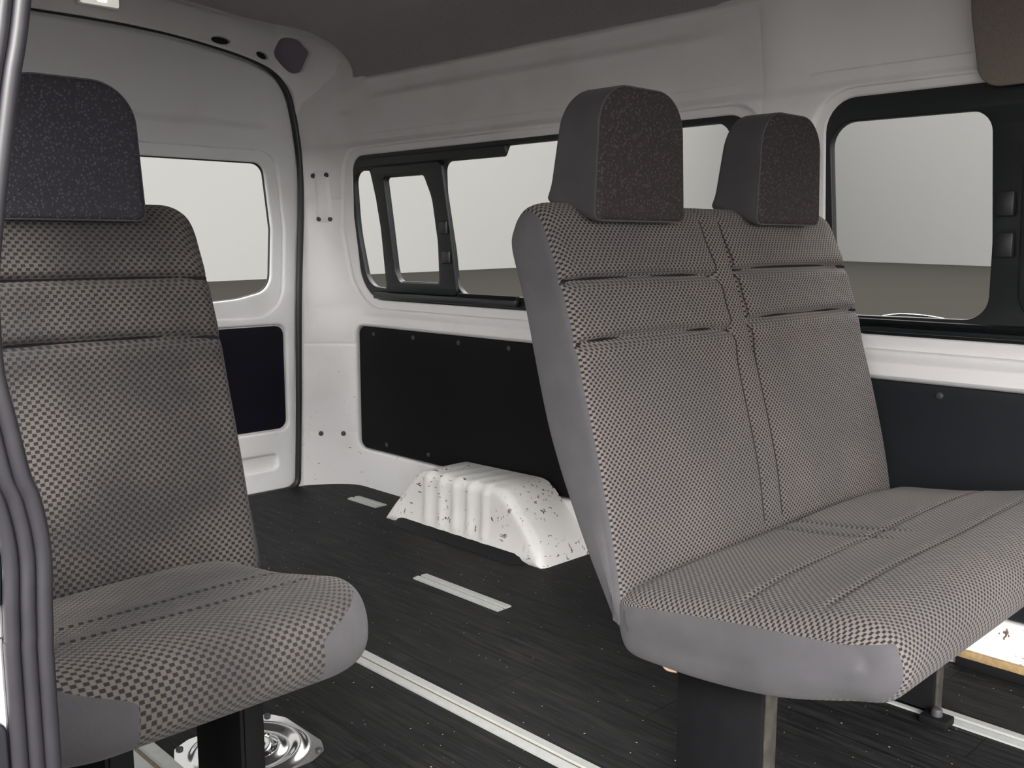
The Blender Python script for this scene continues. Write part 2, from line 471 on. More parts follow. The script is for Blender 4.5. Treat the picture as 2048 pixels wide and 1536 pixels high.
big1 = rpoly([(2.55, .775, .02), (2.985, .775, .03), (3.030, .82, .05), (3.03, 1.17, .04), (2.985, 1.212, .03), (2.55, 1.212, .02)])
wobj('frame', sheet([op1, out_(pa, FO), out_(pb, FO), out_(pc, FO)], FO, .022, .003, wallmap_plain, [], zz), M['blackpl'], w1)
sash_o = rpoly([(2.512, .768, .02), (2.905, .768, .02), (2.900, 1.0, .3), (2.918, 1.218, .02), (2.528, 1.218, .02), (2.516, 1.0, .3)])
pb2 = out_(grow(pb, .004), FO - .01)
sash = wobj('sliding_sash', sheet([out_(sash_o, FO - .01), pb2], FO - .012, .014, .004, wallmap_plain, [], zz), M['blackpl'], w1)
for z in (.90, 1.0):
    wobj('latch', box_bm(xw(z) + FO - .022, xw(z) + FO - .01, 2.535, 2.575, z - .022, z + .022, .004), M['rubber'], sash)
wobj('track', box_bm(2.190, 2.212, 2.23, 2.99, .742, .766, .003), M['blackpl'], w1)
wobj('track', box_bm(2.188, 2.206, 2.225, 2.51, .768, .779, .002), M['steel'], w1)
wobj('track', sheet([rpoly([(2.225, 1.222, .006), (3.00, 1.222, .006), (3.00, 1.252, .006), (2.225, 1.250, .006)])], FO - .014, .014, .004, wallmap_plain), M['blackpl'], w1)
for p in (pa, pb, pc):
    q = wobj('pane', sheet([out_(grow(p, .008), FO + .01)], FO + .008, .004, .001, wallmap_plain, [], zz), M['glass'], w1, smooth=False)

w2 = struct(empty('window_2', (2.2, .4, .735))); bpy.context.view_layer.update()
qa = rpoly([(.784, .784, .055), (1.110, .780, .012), (1.137, .95, .3), (1.141, 1.222, .055), (.784, 1.220, .045), (.778, .95, .3)])
qb = rpoly([(-.5, .79, .05), (.66, .79, .05), (.66, 1.22, .05), (-.5, 1.22, .05)])
op2 = grow(out_(rpoly(W2), FO), .006)
wobj('frame', sheet([op2, out_(qa, FO), out_(qb, FO)], FO, .022, .003, wallmap_plain, [], zz), M['blackpl'], w2)
sash2 = wobj('sliding_sash', sheet([rpoly([(-.55, .775, .04), (.728, .775, .07), (.724, 1.225, .03), (-.55, 1.225, .04)]), out_(grow(qb, .003), .01)], .006, .016, .004, wallmap_plain, [], zz), M['blackpl'], w2)
for z in (.945, 1.03):
    wobj('latch', box_bm(xw(z) + .002, xw(z) + .02, .738, .772, z - .026, z + .026, .004), M['rubber'], sash2)
wobj('track', box_bm(2.188, 2.212, -.5, 1.09, .745, .757, .003), M['blackpl'], w2)
wobj('track', box_bm(2.184, 2.206, -.5, 1.10, .764, .774, .002), M['steel'], w2)
for p in (qa, qb):
    wobj('pane', sheet([out_(grow(p, .008), FO + .01)], FO + .008, .004, .001, wallmap_plain, [], zz), M['glass'], w2, smooth=False)

# thin bright strip lying on the outer ledge of the front side window
tag(obj('ledge_strip', tube_bm(cat([(2.262, 1.048, .7745), (2.262, 1.002, .7815), (2.262, .943, .780), (2.262, .897, .7745)], 5), .0035, 8), M['chrome']),
    'thin bright curved strip on the outer ledge of the front side window', 'strip')
obj('ledge', box_bm(2.236, 2.30, -.5, 1.15, .70, .772, .002), M['blackpl'], wr)

# ---- ceiling (headliner)
half = cat([(2.108, 1.526), (2.090, 1.60), (2.040, 1.665), (1.93, 1.712), (1.57, 1.752), (1.15, 1.768)], 8)
prof = half + [(2.30 - x, z) for x, z in half[::-1][1:]]
def yend(x): return 3.20 - .215 * max(0, min(1.05, (x - 1.78) / .31)) ** 2
bm = bmesh.new(); rows = []
for lift in (0, .012):
    rr = []
    for k in range(13):
        rr.append([bm.verts.new((x, -1.6 + (yend(x) + 1.6) * k / 12, z + lift)) for x, z in prof])
    rows.append(rr)
for rr in rows:
    for k in range(12):
        for i in range(len(prof) - 1): bm.faces.new((rr[k][i], rr[k][i + 1], rr[k + 1][i + 1], rr[k + 1][i]))
for i in range(len(prof) - 1):
    bm.faces.new((rows[0][-1][i], rows[0][-1][i + 1], rows[1][-1][i + 1], rows[1][-1][i]))
    bm.faces.new((rows[0][0][i], rows[0][0][i + 1], rows[1][0][i + 1], rows[1][0][i]))
struct(obj('ceiling', bm, M['liner'], angle=60))
struct(obj('roof', box_bm(-.02, 2.30, -1.75, 3.40, 1.95, 2.0), M['paint'], smooth=False))

# cloth trim that wraps the front end of the upper wall
bm = sheet([rpoly([(-1.2, 1.258, .01), (.805, 1.262, .045), (.822, 1.40, .3), (.826, 1.56, .01), (-1.2, 1.56, .01)])], -.016, .012, .004,
           wallmap_plain, frange(-1, .8, .2), frange(1.27, 1.55, .03))
tag(obj('cloth_trim', bm, M['trimcloth']), 'taupe cloth trim panel with a rounded corner above the front side window', 'trim panel')

# ------------------------------------------------------------------ rear wall, tailgate
DX = 1.2
right_edge = [(2.018, .05), (2.030, .30), (2.046, .73), (2.068, 1.11), (2.064, 1.30), (2.036, 1.470), (2.000, 1.539), (1.948, 1.580), (1.867, 1.606), (1.76, 1.626), (1.597, 1.647), (1.44, 1.658), (1.29, 1.662)]
re_s = cat(right_edge, 5)
def mirror(pts): return [(2 * DX - x, z) for x, z in pts[::-1]]
base_r = rpoly([(1.9, -.012, 0), (2.016, -.012, .06), (2.018, .08, 0)])[1:-1]
opening = base_r + re_s + mirror(re_s) + mirror(base_r)
def offs(pts, d):
    cx, cz = DX, .82
    return [(x - d * (1 if x > cx else -1) * min(1, abs(x - cx) / .5), z - d * (1 if z > cz else -1) * min(1, abs(z - cz) / .4)) for x, z in pts]
def backmap(x, z, c):
    s = max(0, (x - 1.97) / .12)
    return (x, 3.262 + c - .20 * s * s * ss(1.40, 1.58, z), z)
def oval(cx, cz, a, b, rot=0, n=20, e=1.0):
    o = []
    for k in range(n):
        t = 2 * pi * k / n; x, z = a * cos(t), b * sin(t); o.append((cx + x * cos(rot) - z * sin(rot), cz + x * sin(rot) + z * cos(rot)))
    return o
HOLES = []
bighole = rpoly([(1.962, 1.635, .03), (1.995, 1.698, .03), (2.040, 1.692, .03), (2.060, 1.640, .03), (2.042, 1.570, .025), (2.018, 1.566, .02)])
h1 = oval(1.757, 1.653, .037, .0125, .02); h2 = oval(1.918, 1.623, .024, .0125, -.2)
bm = sheet([[(.1, -.03), (2.23, -.03), (2.23, 1.93), (.1, 1.93)], opening, bighole, h1, h2], 0, .03, .004, backmap,
           frange(1.9, 2.2, .012), frange(1.25, 1.9, .05))
wb = struct(obj('wall_back', bm, M['paint'], angle=60))
bm = sheet([grow(bighole, .03)], .034, .004, .001, backmap, frange(1.85, 2.08, .02), frange(1.5, 1.8, .04)); obj('cavity', bm, M['hole'], wb)
for h in (h1, h2): obj('cavity', sheet([grow(h, .008)], .018, .004, .001, backmap, frange(1.78, 1.95, .02)), M['hole2'], wb)
sp = [(x, 3.268, z) for x, z in offs(opening, .004)]
obj('door_seal', tube_bm(sp, [.0125 - .0085 * ss(1.50, 1.62, p[2]) for p in sp], 10, closed=True), M['rubber'], wb)

dr = struct(empty('door_1', (DX, 3.28, 0))); bpy.context.view_layer.update()
dout = offs(opening, .008)
def dmap(x, z, c): return (x, 3.276 + c + .007 * ss(1.355, 1.385, z) * (1 - ss(1.90, 1.96, x)) * ss(.44, .5, x), z)
win = rpoly([(2 * DX - 1.922, .728, .085), (1.66, .732, .9), (1.800, .742, .3), (1.936, .772, .075), (1.950, 1.0, 0), (1.925, 1.243, .045), (2 * DX - 1.925, 1.243, .045), (2 * DX - 1.95, 1.0, 0)])
ridge = rpoly([(2 * DX - 1.975, .672, .12), (1.975, .675, .12), (1.992, 1.0, 0), (1.965, 1.285, .07), (2 * DX - 1.965, 1.285, .07)])
board = rrect(2 * DX - 1.984, 1.984, .232, .640, .035)
press = rrect(2 * DX - 1.93, 1.93, .085, .140, .02)
wobj('inner_panel', sheet([dout, ridge, board, press], 0, .03, .011, dmap, [.44, .47, .5, 1.2] + frange(1.88, 1.98, .01), frange(1.34, 1.4, .006)), M['door_paint'], dr, angle=60)
wobj('window_flange', sheet([offs(opening, .02), grow(win, 0)], .016, .02, .007, dmap), M['door_paint'], dr, angle=60)
gk = wobj('window_gasket', sheet([grow(win, .012), grow(win, -.004)], .030, .012, .003, dmap), M['rubber'], dr)
wobj('pane', sheet([grow(win, .008)], .036, .004, .001, dmap), M['glass'], dr, smooth=False)
wobj('outer_skin', sheet([offs(opening, -.04), offs(opening, .03)], .0165, .012, .002, dmap), M['door_paint'], dr)  # unseen ring behind the door gap, added to block leaking light
wobj('trim_board', sheet([grow(board, -.005)], .010, .01, .003, dmap), M['door_board'], dr)

# dome lamp on the header
lampE = tag(empty('dome_lamp', (1.325, 3.225, 1.712)), 'small lit white dome lamp above the tailgate', 'lamp'); bpy.context.view_layer.update()
bm = box_bm(1.258, 1.392, 3.236, 3.262, 1.692, 1.735, .008, 3); wobj('housing', bm, M['paint'], lampE)
bm = box_bm(1.264, 1.386, 3.226, 3.238, 1.696, 1.731, .006, 3); wobj('lens', bm, M['lens'], lampE)
bm = box_bm(1.315, 1.345, 3.224, 3.228, 1.706, 1.720, .002, 2); wobj('bulb', bm, M['bulb'], lampE)

# bolted bracket on the rear corner pillar and two plain bolts low down
def pillar(y, z): return Vector((xw(z) - corner(y, z) + relief(y, z), y, z))
def pnorm(y, z):
    e = .004; a = pillar(y + e, z) - pillar(y - e, z); b = pillar(y, z + e) - pillar(y, z - e)
    n = a.cross(b).normalized(); return n if n.x < 0 else -n
def stud(name, y, z, r=.0095, parent=None):
    bm = disc_bm(pillar(y, z), pnorm(y, z), r, .006, 16)
    return (wobj(name, bm, M['bolt'], parent) if parent else obj(name, bm, M['bolt']))
br = tag(empty('pillar_bracket', pillar(3.20, 1.11)), 'white bracket plate with four dark bolts on the rear corner pillar', 'bracket'); bpy.context.view_layer.update()
bm = bmesh.new(); vs = []
for k in range(7):
    row = []
    for i in range(7):
        y = 3.168 + .058 * i / 6; z = 1.022 + .20 * k / 6
        lift = .009 if 0 < i < 6 and 0 < k < 6 else -.001
        row.append(bm.verts.new(pillar(y, z) + pnorm(y, z) * lift))
    vs.append(row)
for k in range(6):
    for i in range(6): bm.faces.new((vs[k][i], vs[k][i + 1], vs[k + 1][i + 1], vs[k + 1][i]))
wobj('plate', bm, M['paint'], br)
for y, z in ((3.226, 1.20), (3.177, 1.202), (3.218, 1.039), (3.179, 1.039)): stud('bolt', y, z, .0095, br)
tag(stud('bolt', 3.228, .205), 'dark bolt low on the rear corner pillar, nearer the tailgate', 'bolt', 'low pillar bolts')
tag(stud('bolt', 3.171, .204), 'dark bolt low on the rear corner pillar, nearer the large trim panel', 'bolt', 'low pillar bolts')

# ------------------------------------------------------------------ near side wall with the sliding door opening
wl_ = struct(empty('wall_left', (.15, .62, 0))); bpy.context.view_layer.update()
edge_r = [(.201, -.10), (.201, .616), (.202, .712), (.204, .76), (.200, .793), (.195, .81), (.190, .841), (.185, .872), (.1845, .90), (.186, .93), (.191, .965), (.204, 1.039), (.214, 1.089), (.238, 1.25), (.27, 1.45), (.30, 1.60)]
path = [(x, z) for x, z in cat(edge_r, 5)]
for k, (dx, dy, r) in enumerate(((.0050, .000, .0052), (.0140, .001, .0046), (.0228, .004, .0050))):
    wobj('seal_rib', tube_bm([(x - dx, .620 + dy, z) for x, z in path], r, 12), M['seal'], wl_)
bm = bmesh.new(); L = []
for x, z in path: L.append([bm.verts.new((x - .026, .632, z)), bm.verts.new((x + .004, .632, z)), bm.verts.new((x + .004, .66, z)), bm.verts.new((x - .026, .66, z))])
for a, b in zip(L, L[1:]):
    for k in range(4): bm.faces.new((a[k], a[(k + 1) % 4], b[(k + 1) % 4], b[k]))
wobj('seal_backing', bm, M['seal'], wl_)
bm = bmesh.new(); L = []
for x, z in path: L.append([bm.verts.new((.06 + (x - .2) * .9, .636, z)), bm.verts.new((x - .018, .636, z)), bm.verts.new((x - .018, .70, z)), bm.verts.new((.06 + (x - .2) * .9, .70, z))])
for a, b in zip(L, L[1:]):
    for k in range(4): bm.faces.new((a[k], a[(k + 1) % 4], b[(k + 1) % 4], b[k]))
wobj('jamb', bm, M['paint'], wl_, angle=30)
wobj('rail_slot', box_bm(.12, .182, .632, .64, .728, .768, .001), M['blackpl'], wl_)
wobj('rail_strip', box_bm(.12, .1755, .630, .638, .745, .7515, .001), M['alu'], wl_)
wobj('rail_strip', box_bm(.12, .1755, .629, .638, .764, .768, .001), M['alu'], wl_)
wobj('latch_hole', sheet([rpoly([(.135, .60, .008), (.1735, .60, .008), (.1735, .655, .008), (.135, .655, .008)])], .628, .010, .002, lambda a, b, c: (a, c, b)), M['rubber'], wl_)
bm = sheet([[(-1.7, -.6), (3.34, -.6), (3.34, 1.95), (-1.7, 1.95)], rrect(-1.62, .66, -.2, 1.50, .06), rrect(1.0, 3.0, .76, 1.24, .08)], 0, .05, .005,
           lambda y, z, c: (.06 + c + (.16 * max(0, z - .95)), y, z), [], frange(1, 1.9, .1))
wobj('side_skin', bm, M['paint'], wl_, angle=50)

# ------------------------------------------------------------------ wheel arch
def arch():
    pts = rpoly([(1.905, -.01, 0), (1.925, .05, .06), (2.085, .205, .10), (2.50, .197, .07), (2.625, .07, .08), (2.685, -.01, 0)], 8)
    bm = sheet([pts], 0, .26, .030, lambda y, z, c: (1.995 + c, y, z), frange(1.93, 2.68, .009), frange(.0, .21, .02))
    for v in bm.verts:
        x, y, z = v.co
        k = 0
        for yc in (2.165, 2.235, 2.305, 2.375, 2.445): k += exp(-((y - yc) / .016) ** 4)
        m = ss(.015, .06, z)
        if x < 2.02: v.co.x -= .008 * k * m * (1 - ss(.17, .2, z)) + .0 * m
        if z > .15: v.co.z += .005 * k * ss(.15, .19, z) * ss(2.17, 2.12, x)
        v.co.x -= .014 * (1 - ss(0, .10, z)) * (1 if x < 2.1 else 0)
        v.co.x = min(v.co.x, 2.1985)
    return bm
tag(obj('wheel_arch', arch(), M['paint_chipped'], angle=50), 'chipped white ribbed wheel arch on the floor behind the double bench seat', 'wheel arch')
# dark vinyl coving at the foot of the arch
bm = bmesh.new(); rows = []
for y in frange(1.92, 2.68, .02) + [2.68]:
    t = ss(1.92, 2.02, y) * (1 - ss(2.56, 2.68, y))
    rows.append([bm.verts.new((1.975 - .024 * t + .05 * (1 - t), y, .0005)), bm.verts.new((1.985 - .016 * t + .04 * (1 - t), y, .002 + .006 * t)), bm.verts.new((2.0 - .013 * t, y, .004 + .024 * t)), bm.verts.new((2.02, y, .002 + .020 * t))])
for a, b in zip(rows, rows[1:]):
    for k in range(3): bm.faces.new((a[k], a[k + 1], b[k + 1], b[k]))
tag(obj('floor_coving', bm, M['vinyl']), 'black vinyl coving along the foot of the white wheel arch', 'coving')
# raw edge of the floor board along the front of the far wall
fbe = tag(obj('floor_board_edge', box_bm(2.186, 2.199, -.6, .80, .022, .040, .003), M['board_edge']), 'raw plywood edge between white wall and dark floor beside bench', 'board edge')

obj('vinyl_lip', box_bm(2.184, 2.199, -.6, .80, .0, .022, .002), M['vinyl'], fbe)

# ------------------------------------------------------------------ floor rails
def rail(x0, x1, y0, y1, label, skew=0):
    w = x1 - x0
    pr = [(0, 0), (0, .004), (.38, .0055), (.42, .0015), (.56, .0015), (.60, .0055), (1, .004), (1, 0)]
    bm = bmesh.new()
    A = [bm.verts.new((x0 + w * a, y0, h)) for a, h in pr]; B = [bm.verts.new((x0 + w * a, y1, h)) for a, h in pr]
    for i in range(len(pr) - 1):
        f = bm.faces.new((A[i], A[i + 1], B[i + 1], B[i])); f.material_index = 1 if i == 3 else 0
    bm.faces.new(A); bm.faces.new(B[::-1])
    return tag(obj('floor_rail', bm, [M['alu'], M['groove']], smooth=False), label, 'rail', 'aluminium floor rails')
rail(1.222, 1.272, .15, 2.20, 'long aluminium floor rail running between the single seat and bench')
rail(1.665, 1.715, 1.76, 2.11, 'short aluminium floor rail beside the wheel arch')
rail(2.036, 2.089, 2.795, 2.966, 'stub of aluminium rail by the rear corner pillar')
rail(1.898, 1.950, -.3, .95, 'aluminium floor rail under the double bench, by the side wall')
rail(.664, .730, .40, 1.76, 'aluminium floor rail under the single seat')

# pressed round metal plate on the floor behind the single seat
def round_plate():
    bm = bmesh.new(); n = 72; hw = .117; vs = []
    for j in range(n + 1):
        row = []
        for i in range(n + 1):
            a = -1 + 2 * i / n; b = -1 + 2 * j / n
            x, y = a * hw, b * hw
            r = sqrt(x * x + y * y)
            if max(abs(a), abs(b)) > .80 and r > .133:
                s = .133 / r; x *= s + (1 - s) * .25; y *= s + (1 - s) * .25
            r = sqrt(x * x + y * y)
            h = .005 + .007 * (.5 + .5 * cos((r - .094) / .020 * pi)) * ss(.116, .104, r) if r < .116 else .005
            if r < .052: h = .004 + .012 * ss(.052, .040, r) - .010 * ss(.03, .02, r)
            row.append(bm.verts.new((x, y, h)))
        vs.append(row)
    for j in range(n):
        for i in range(n): bm.faces.new((vs[j][i], vs[j][i + 1], vs[j + 1][i + 1], vs[j + 1][i]))
    edge = [e for e in bm.edges if e.is_boundary]
    ex = bmesh.ops.extrude_edge_only(bm, edges=edge)
    for v in [g for g in ex['geom'] if isinstance(g, bmesh.types.BMVert)]: v.co.z = .0005
    return bm
pl = tag(empty('swivel_plate', (.845, 1.574, 0)), 'polished square metal plate with pressed rings on floor behind single seat', 'plate')
obj('plate', round_plate(), M['chrome'], pl, angle=80)
for a, b in ((1, 1), (1, -1), (-1, 1), (-1, -1)):
    obj('screw', disc_bm((a * .093, b * .093, .005), (0, 0, 1), .007, .004, 12), M['bolt'], pl)

# ------------------------------------------------------------------ seats
def split_at(bm, f):
    """cut the mesh along f == 0 so that a seam follows a smooth line"""
    lay = bm.verts.layers.float.new('f')
    for v in bm.verts: v[lay] = f(v)
    new = set()
    for e in bm.edges[:]:
        a, b = e.verts; fa, fb = a[lay], b[lay]
        if fa * fb < 0:
            t = fa / (fa - fb)
            if t < .02 or t > .98: (a if t < .5 else b)[lay] = 0; new.add(a if t < .5 else b); continue
            _, v = bmesh.utils.edge_split(e, a, t); v[lay] = 0; new.add(v)
    bmesh.ops.connect_verts(bm, verts=[v for v in new if v.is_valid])
    return lay

def loft(loops, uvs, ladder=True, bulge=.008):
    """closed loops joined into one skin; ladder closes the ends across the section; uvs(i, k, p) per vertex"""
    bm = bmesh.new(); ul = bm.verts.layers.float_vector.new('suv'); R = []
    for i, lp in enumerate(loops):
        row = []
        for k, p in enumerate(lp):
            v = bm.verts.new(p); v[ul] = Vector((*uvs(i, k, p), 0)); row.append(v)
        R.append(row)
    n = len(R[0])
    for a, b in zip(R, R[1:]):
        for k in range(n): bm.faces.new((a[k], a[(k + 1) % n], b[(k + 1) % n], b[k]))
    for row, sgn in ((R[0], -1), (R[-1], 1)):
        if not ladder: bm.faces.new(row[::-sgn]); continue
        h = n // 2; mids = []
        for k in range(h):
            a, b = row[k], row[n - 1 - k]
            t = abs(k - h / 2) / (h / 2)
            v = bm.verts.new((a.co + b.co) / 2 + Vector((sgn * bulge * (1 - t ** 4), 0, 0))); v[ul] = (a[ul] + b[ul]) / 2; mids.append(v)
        for k in range(h - 1):
            bm.faces.new((row[k], mids[k], mids[k + 1], row[k + 1])); bm.faces.new((mids[k], row[n - 1 - k], row[n - 2 - k], mids[k + 1]))
        bm.faces.new((row[0], row[n - 1], mids[0])); bm.faces.new([row[h - 1], mids[h - 1], row[n - h]] + ([row[h]] if n % 2 else []))
    bmesh.ops.recalc_face_normals(bm, faces=bm.faces)
    return bm

def part_from(bm, keep, name, mat, parent):
    """a copy of bm with only the faces for which keep(face) holds, UVs from the stored vertex layer"""
    b = bm.copy()
    lay = b.verts.layers.float['f']
    bmesh.ops.delete(b, geom=[f for f in b.faces if not keep(f, lay)], context='FACES')
    ul = b.verts.layers.float_vector['suv']; uv = b.loops.layers.uv.new('UVMap')
    for f in b.faces:
        for l in f.loops: l[uv].uv = l.vert[ul][:2]
    me = bpy.data.meshes.new(name); b.to_mesh(me); b.free()
    for p in me.polygons: p.use_smooth = True
    return link(name, me, mat, parent)

def arclen(pts):
    s = [0]
    for a, b in zip(pts, pts[1:]): s.append(s[-1] + sqrt(sum((p - q) ** 2 for p, q in zip(a, b))))
    return s

def xs_for(hw, r, step=.012, nr=9):
    """x stations with dense rounding at both ends; each is (x, inset)"""
    st = []
    for k in range(nr):
        a = pi / 2 * k / nr
        st.append((-hw + r - r * cos(a), r - r * sin(a)))
    n = max(2, int((2 * hw - 2 * r) / step))
    mid = [(-hw + r + (2 * hw - 2 * r) * k / n, 0) for k in range(n + 1)]
    out = st + mid + [(-x, d) for x, d in st[::-1]]; us = [0]
    for (x, d), (x2, d2) in zip(out, out[1:]): us.append(us[-1] + sqrt((x - x2) ** 2 + (d - d2) ** 2))
    return out, us

def section(pts, n):
    s = cat(pts, n, True); return s

def inset(sec, d):
    """move each point of a closed section inwards by d"""
    out = []; m = len(sec); area = sum(sec[i - 1][0] * sec[i][1] - sec[i][0] * sec[i - 1][1] for i in range(m))
    sg = 1 if area > 0 else -1
    for i in range(m):
        a = Vector(sec[i - 2]); b = Vector(sec[(i + 2) % m]); t = (b - a).normalized()
        nrm = Vector((-t.y, t.x)) * sg
        out.append((sec[i][0] + nrm.x * d, sec[i][1] + nrm.y * d))
    return out

BACK = [(-.004, .355), (.004, .42), (.026, .52), (.058, .64), (.094, .76), (.132, .88), (.162, .965), (.180, 1.002), (.204, 1.016), (.229, 1.011), (.247, .988),
        (.253, .95), (.224, .855), (.165, .645), (.098, .494), (.038, .385), (.012, .345)]
SEAT = [(.022, .380), (-.010, .415), (-.10, .428), (-.20, .440), (-.30, .456), (-.375, .466), (-.425, .456), (-.449, .428), (-.450, .392), (-.425, .362),
        (-.375, .349), (-.28, .332), (-.19, .322), (-.09, .316), (.0, .322)]

def make_back(root, x0, x1, seams, strips, weave_m, hwcut, crown):
    hw = (x1 - x0) / 2; cx = (x0 + x1) / 2
    sec = section(BACK, 20); L = arclen(sec)
    st, US = xs_for(hw, .017, .008, 6)
    def puff(x, z):
        g = 0; en = 1 - .8 * ss(hw - .025, hw - .004, abs(x))
        for (zc, lift, xa, xb) in seams:
            if xa - .001 <= x <= xb + .001:
                q = z - zc - lift * (1 - ((x - (xa + xb) / 2) / ((xb - xa) / 2)) ** 2)
                g += .034 * en * exp(-abs(q) / .0065) - .012 * en * exp(-(q / .045) ** 2)
        for xc in strips: g += .003 * exp(-((x - xc) / .012) ** 2)
        return g - .006 * (1 - min(1, abs(x) / hw) ** 4) * ss(.42, .55, z) * (1 - ss(.80, .95, z))
    fr = [(z, y) for y, z in sec if y < .30 * (z - .36) + .04 and .38 < z < 1.005]; fr.sort()
    def front_y(z):
        for (a, p), (b, q) in zip(fr, fr[1:]):
            if a <= z <= b and b > a: return p + (q - p) * (z - a) / (b - a)
        return fr[-1][1] if z > fr[-1][0] else fr[0][1]
    loops = []
    for x, d in st:
        lp = []
        ed = max(0, abs(x) - (hw - .06)) / .06; en = 1 - .8 * ss(hw - .025, hw - .004, abs(x))            # round the top corners
        for (y, z) in inset(sec, d):
            if z > .80: z -= crown * (1 - sqrt(max(0, 1 - min(1, ed) ** 2.2))) * ss(.80, 1.01, z)
            front = y < .30 * (z - .36) + .020 + .02
            if front and z > .40: y += puff(x, z)
            lp.append((x + cx, y, z))
        loops.append(lp)
    bm = loft(loops, lambda i, k, p: (US[i], L[k]))
    lay = split_at(bm, lambda v: abs(v.co.x - cx) - (hw - hwcut))
    o = part_from(bm, lambda f, lay: max(v[lay] for v in f.verts) <= 1e-6, 'backrest', weave_m, root)
    for s in (-1, 1):
        part_from(bm, lambda f, lay: max(v[lay] for v in f.verts) > 1e-6 and (f.calc_center_median().x - cx) * s > 0, 'side_panel', M['side'], o)['label'] = 'plain slate fabric side of the backrest'
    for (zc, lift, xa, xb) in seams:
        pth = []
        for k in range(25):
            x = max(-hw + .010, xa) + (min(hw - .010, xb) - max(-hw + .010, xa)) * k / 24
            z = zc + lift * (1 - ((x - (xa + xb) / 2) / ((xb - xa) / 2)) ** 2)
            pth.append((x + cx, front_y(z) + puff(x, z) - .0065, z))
        obj('seam', tube_bm(pth, .0032, 6), M['seam'], o)  # dark tube along the sewn groove, added as painted crease shade
    for xc in strips:
        obj('seam', tube_bm([(xc + cx, front_y(z) + puff(xc, z) - .0006, z) for z in frange(.43, .995, .008)], .0012, 6), M['thread'], o)
    bm.free()
    return o

def make_seat(root, x0, x1, rc, lines, weave_m, wtop, wfront, ripple, zseam=None, strips=(), r=.036, low=0):
    hw = (x1 - x0) / 2; cx = (x0 + x1) / 2
    sec = section(SEAT, 22); L = arclen(sec)
    st, US = xs_for(hw, r, .008, 8)
    loops = []
    for x, d in st:
        lp = []
        dx = max(0, abs(x) - (hw - rc))
        short = (rc - sqrt(max(0, rc * rc - dx * dx))) if rc else 0
        for (y, z) in inset(sec, d):
            if z < .36: z -= low * ss(.36, .32, z)
            if y < 0: y = y * (1 - short / .45)
            top = z > .385 and y < -.02
            if top:
                dz = .006 * (1 - min(1, abs(x) / hw) ** 3); en = 1 - ss(hw - .07, hw - .02, abs(x))
                for (yc, amp) in lines: dz -= en * amp * exp(-((y - yc - .004 * cos(x * 5)) / .005) ** 2) - en * amp * .4 * exp(-((y - yc) / .035) ** 2)
                for xc in strips: dz -= .007 * exp(-abs(x - xc) / .006) * ss(-.26, -.20, y)
                dz += en * ripple * sin(x * 9 + y * 6)
                z += dz * ss(.385, .41, z)
            z -= .012 * (abs(x) / hw) ** 4 * ss(.39, .41, z) * ss(-.40, -.15, y)
            lp.append((x + cx, y, z))
        loops.append(lp)
    bm = loft(loops, lambda i, k, p: (US[i], L[k]))
    def f(v):
        x, y, z = v.co
        k = ss(-.31, -.42, y) * ss(.474, .425, z)
        lim = wtop + (wfront - wtop) * k
        if zseam:
            zs = zseam[0][1] if y < zseam[0][0] else zseam[-1][1]
            for (a, p), (b, q) in zip(zseam, zseam[1:]):
                if a <= y < b: zs = p + (q - p) * (y - a) / (b - a)
            return min(abs(x - cx) - lim, zs - z)
        return abs(x - cx) - lim
    lay = split_at(bm, f)
    o = part_from(bm, lambda q, lay: max(v[lay] for v in q.verts) <= 1e-6, 'seat_cushion', weave_m, root)
    for s in (-1, 1):
        part_from(bm, lambda q, lay: max(v[lay] for v in q.verts) > 1e-6 and (q.calc_center_median().x - cx) * s > 0, 'side_panel', M['side'], o)['label'] = 'plain slate fabric end of the seat cushion'
    bm.free()
    return o

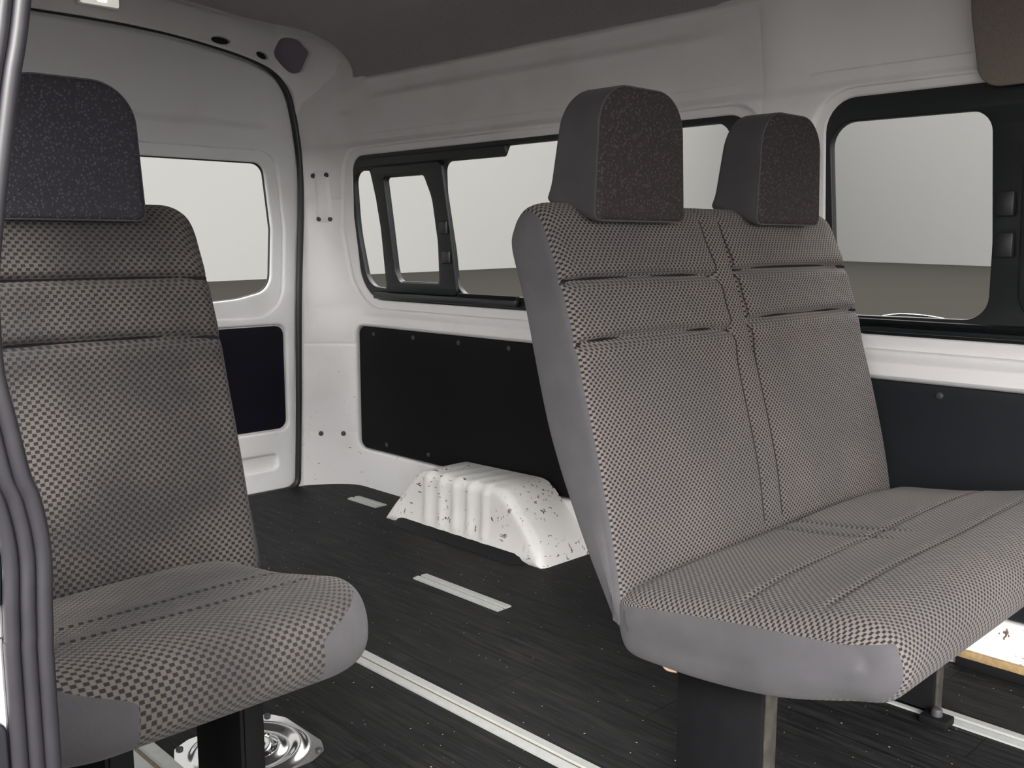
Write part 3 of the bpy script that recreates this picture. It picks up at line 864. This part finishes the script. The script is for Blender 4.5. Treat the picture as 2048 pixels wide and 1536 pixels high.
def make_headrest(root, cx, w, mf, ms):
    hw = w / 2
    out = rpoly([(-hw, .985, .017), (hw, .985, .017), (hw - .005, 1.07, .3), (hw - .013, 1.212, .098), (-hw + .013, 1.212, .098), (-hw + .005, 1.07, .3)], 12)
    # even out the spacing
    dense = []
    m = len(out)
    for i in range(m):
        a, b = Vector(out[i]), Vector(out[(i + 1) % m]); k = max(1, int((b - a).length / .012))
        for j in range(k): dense.append(tuple(a + (b - a) * j / k))
    cz = 1.095; r = .014; loops = []
    D = [(0, r)] + [(r - r * cos(pi / 2 * k / 6), r - r * sin(pi / 2 * k / 6)) for k in range(1, 7)]
    ys = [(t, d) for t, d in D]
    for lv in (.1, .3, .5, .7, .88):                      # crowned front face
        loops.append([(cx + x * lv, .136 - .006 * (1 - lv), cz + (z - cz) * lv) for x, z in inset(dense, r)])
    for t, d in ys: loops.append([(cx + x, .136 + t, z) for x, z in inset(dense, d)])
    n = 8
    for k in range(1, n + 1):
        lp = []
        for x, z in dense:
            depth = .122 - .13 * max(0, z - .985)
            t = r + (depth - 2 * r) * k / n
            lp.append((cx + x, .136 + t, z + .03 * (k / n) * ss(1.06, .985, z)))
        loops.append(lp)
    for k in range(1, 7):
        a = pi / 2 * k / 6; lp = []
        for (x, z), (xi, zi) in zip(dense, inset(dense, r - r * cos(a))):
            depth = .122 - .13 * max(0, z - .985)
            lp.append((cx + xi, .136 + depth - r + r * sin(a), zi + .03 * ss(1.06, .985, z)))
        loops.append(lp)
    bm = loft(loops, lambda i, k, p: (p[0], p[2]), False)
    lay = split_at(bm, lambda v: v.co.y - (.136 + r * .62))
    o = part_from(bm, lambda q, lay: max(v[lay] for v in q.verts) <= 1e-6, 'headrest', mf, root)
    part_from(bm, lambda q, lay: max(v[lay] for v in q.verts) > 1e-6, 'headrest_cover', ms, o)['label'] = 'plain charcoal back and sides of the headrest'
    # corded seam between the two cloths
    sm = [(cx + x, .136 + r * .55, z) for x, z in inset(dense, r * .16)]
    obj('seam', tube_bm(sm, .0022, 6, closed=True), ms, o)
    bm.free()
    return o

def leg(root, x0, x1, y0, y1, h, fm='worn'):
    o = obj('leg', box_bm(x0, x1, y0, y1, .0055, h, .003), M['steel'], root)
    obj('flange', box_bm(x0 + .006, x1 - .004, y0 - .004, y0, .01, h - .01, .001), M[fm], o)
    return o

# double bench on the far side
bench = tag(empty('bench_seat', (0, .935, 0)), 'two-person grey checked bench seat with two headrests by the side wall', 'seat')
XB0, XB1 = 1.150, 2.115
bx = (XB0 + XB1) / 2
cs1, cs2 = 1.586 - bx, 1.650 - bx; hwb = (XB1 - XB0) / 2
make_back(bench, XB0, XB1, [(.886, .006, -hwb, cs1), (.786, .008, -hwb, cs1), (.895, .005, cs2, hwb), (.798, .007, cs2, hwb)], [cs1, cs2], M['weave'], .006, .024)
make_headrest(bench, 1.366, .252, M['head'], M['headside'])
make_headrest(bench, 1.862, .252, M['head'], M['headside'])
make_seat(bench, 1.150, 2.135, .02, [(-.20, .009), (-.325, .007)], M['weave'], (2.135 - 1.150) / 2 - .022, (2.135 - 1.150) / 2 - .016, .0025, [(-.46, .452), (-.43, .447), (-.37, .432), (-.235, .417), (-.05, .392), (.05, .374)], [1.586 - 1.6425, 1.650 - 1.6425], .034, .020)
leg(bench, 1.250, 1.292, -.20, -.042, .34)
leg(bench, 1.905, 1.945, -.20, -.042, .34)
obj('foot', box_bm(1.862, 1.905, -.245, -.19, .0, .018, .004), M['steel'], bench)
obj('foot', box_bm(1.905, 1.953, -.20, .02, .0058, .013, .002), M['steel'], bench)
obj('foot_bolt', disc_bm((1.882, -.218, .018), (0, 0, 1), .011, .014, 12), M['bolt'], bench)
obj('frame', box_bm(1.20, 2.08, -.30, -.02, .322, .338, .003), M['steel'], bench)
tf = bmesh.new()
tube_bm(cat([(1.170, -.070, .304), (1.166, -.082, .299), (1.170, -.098, .299)], 4), .0025, 6, tf)
obj('torn_edge', tf, M['foam'], bench)['label'] = 'torn pale foam edge under the cushion'

# single seat on the door side
single = tag(empty('single_seat', (0, 1.50, 0)), 'single grey checked seat with dark headrest beside the door seal', 'seat')
make_back(single, .350, .842, [(.886, .005, -.25, .25), (.782, .010, -.25, .25)], [], M['weave_single'], .008, .05)
make_headrest(single, .607, .252, M['head_single'], M['headside'])
make_seat(single, .305, .800, .105, [(-.215, .011), (-.31, .011)], M['weave_single'], .228, .125, .0035)
leg(single, .684, .726, -.20, -.05, .34, 'steel')
leg(single, .478, .520, -.20, -.05, .34, 'steel')
obj('frame', box_bm(.37, .79, -.30, -.02, .322, .338, .003), M['steel'], single)
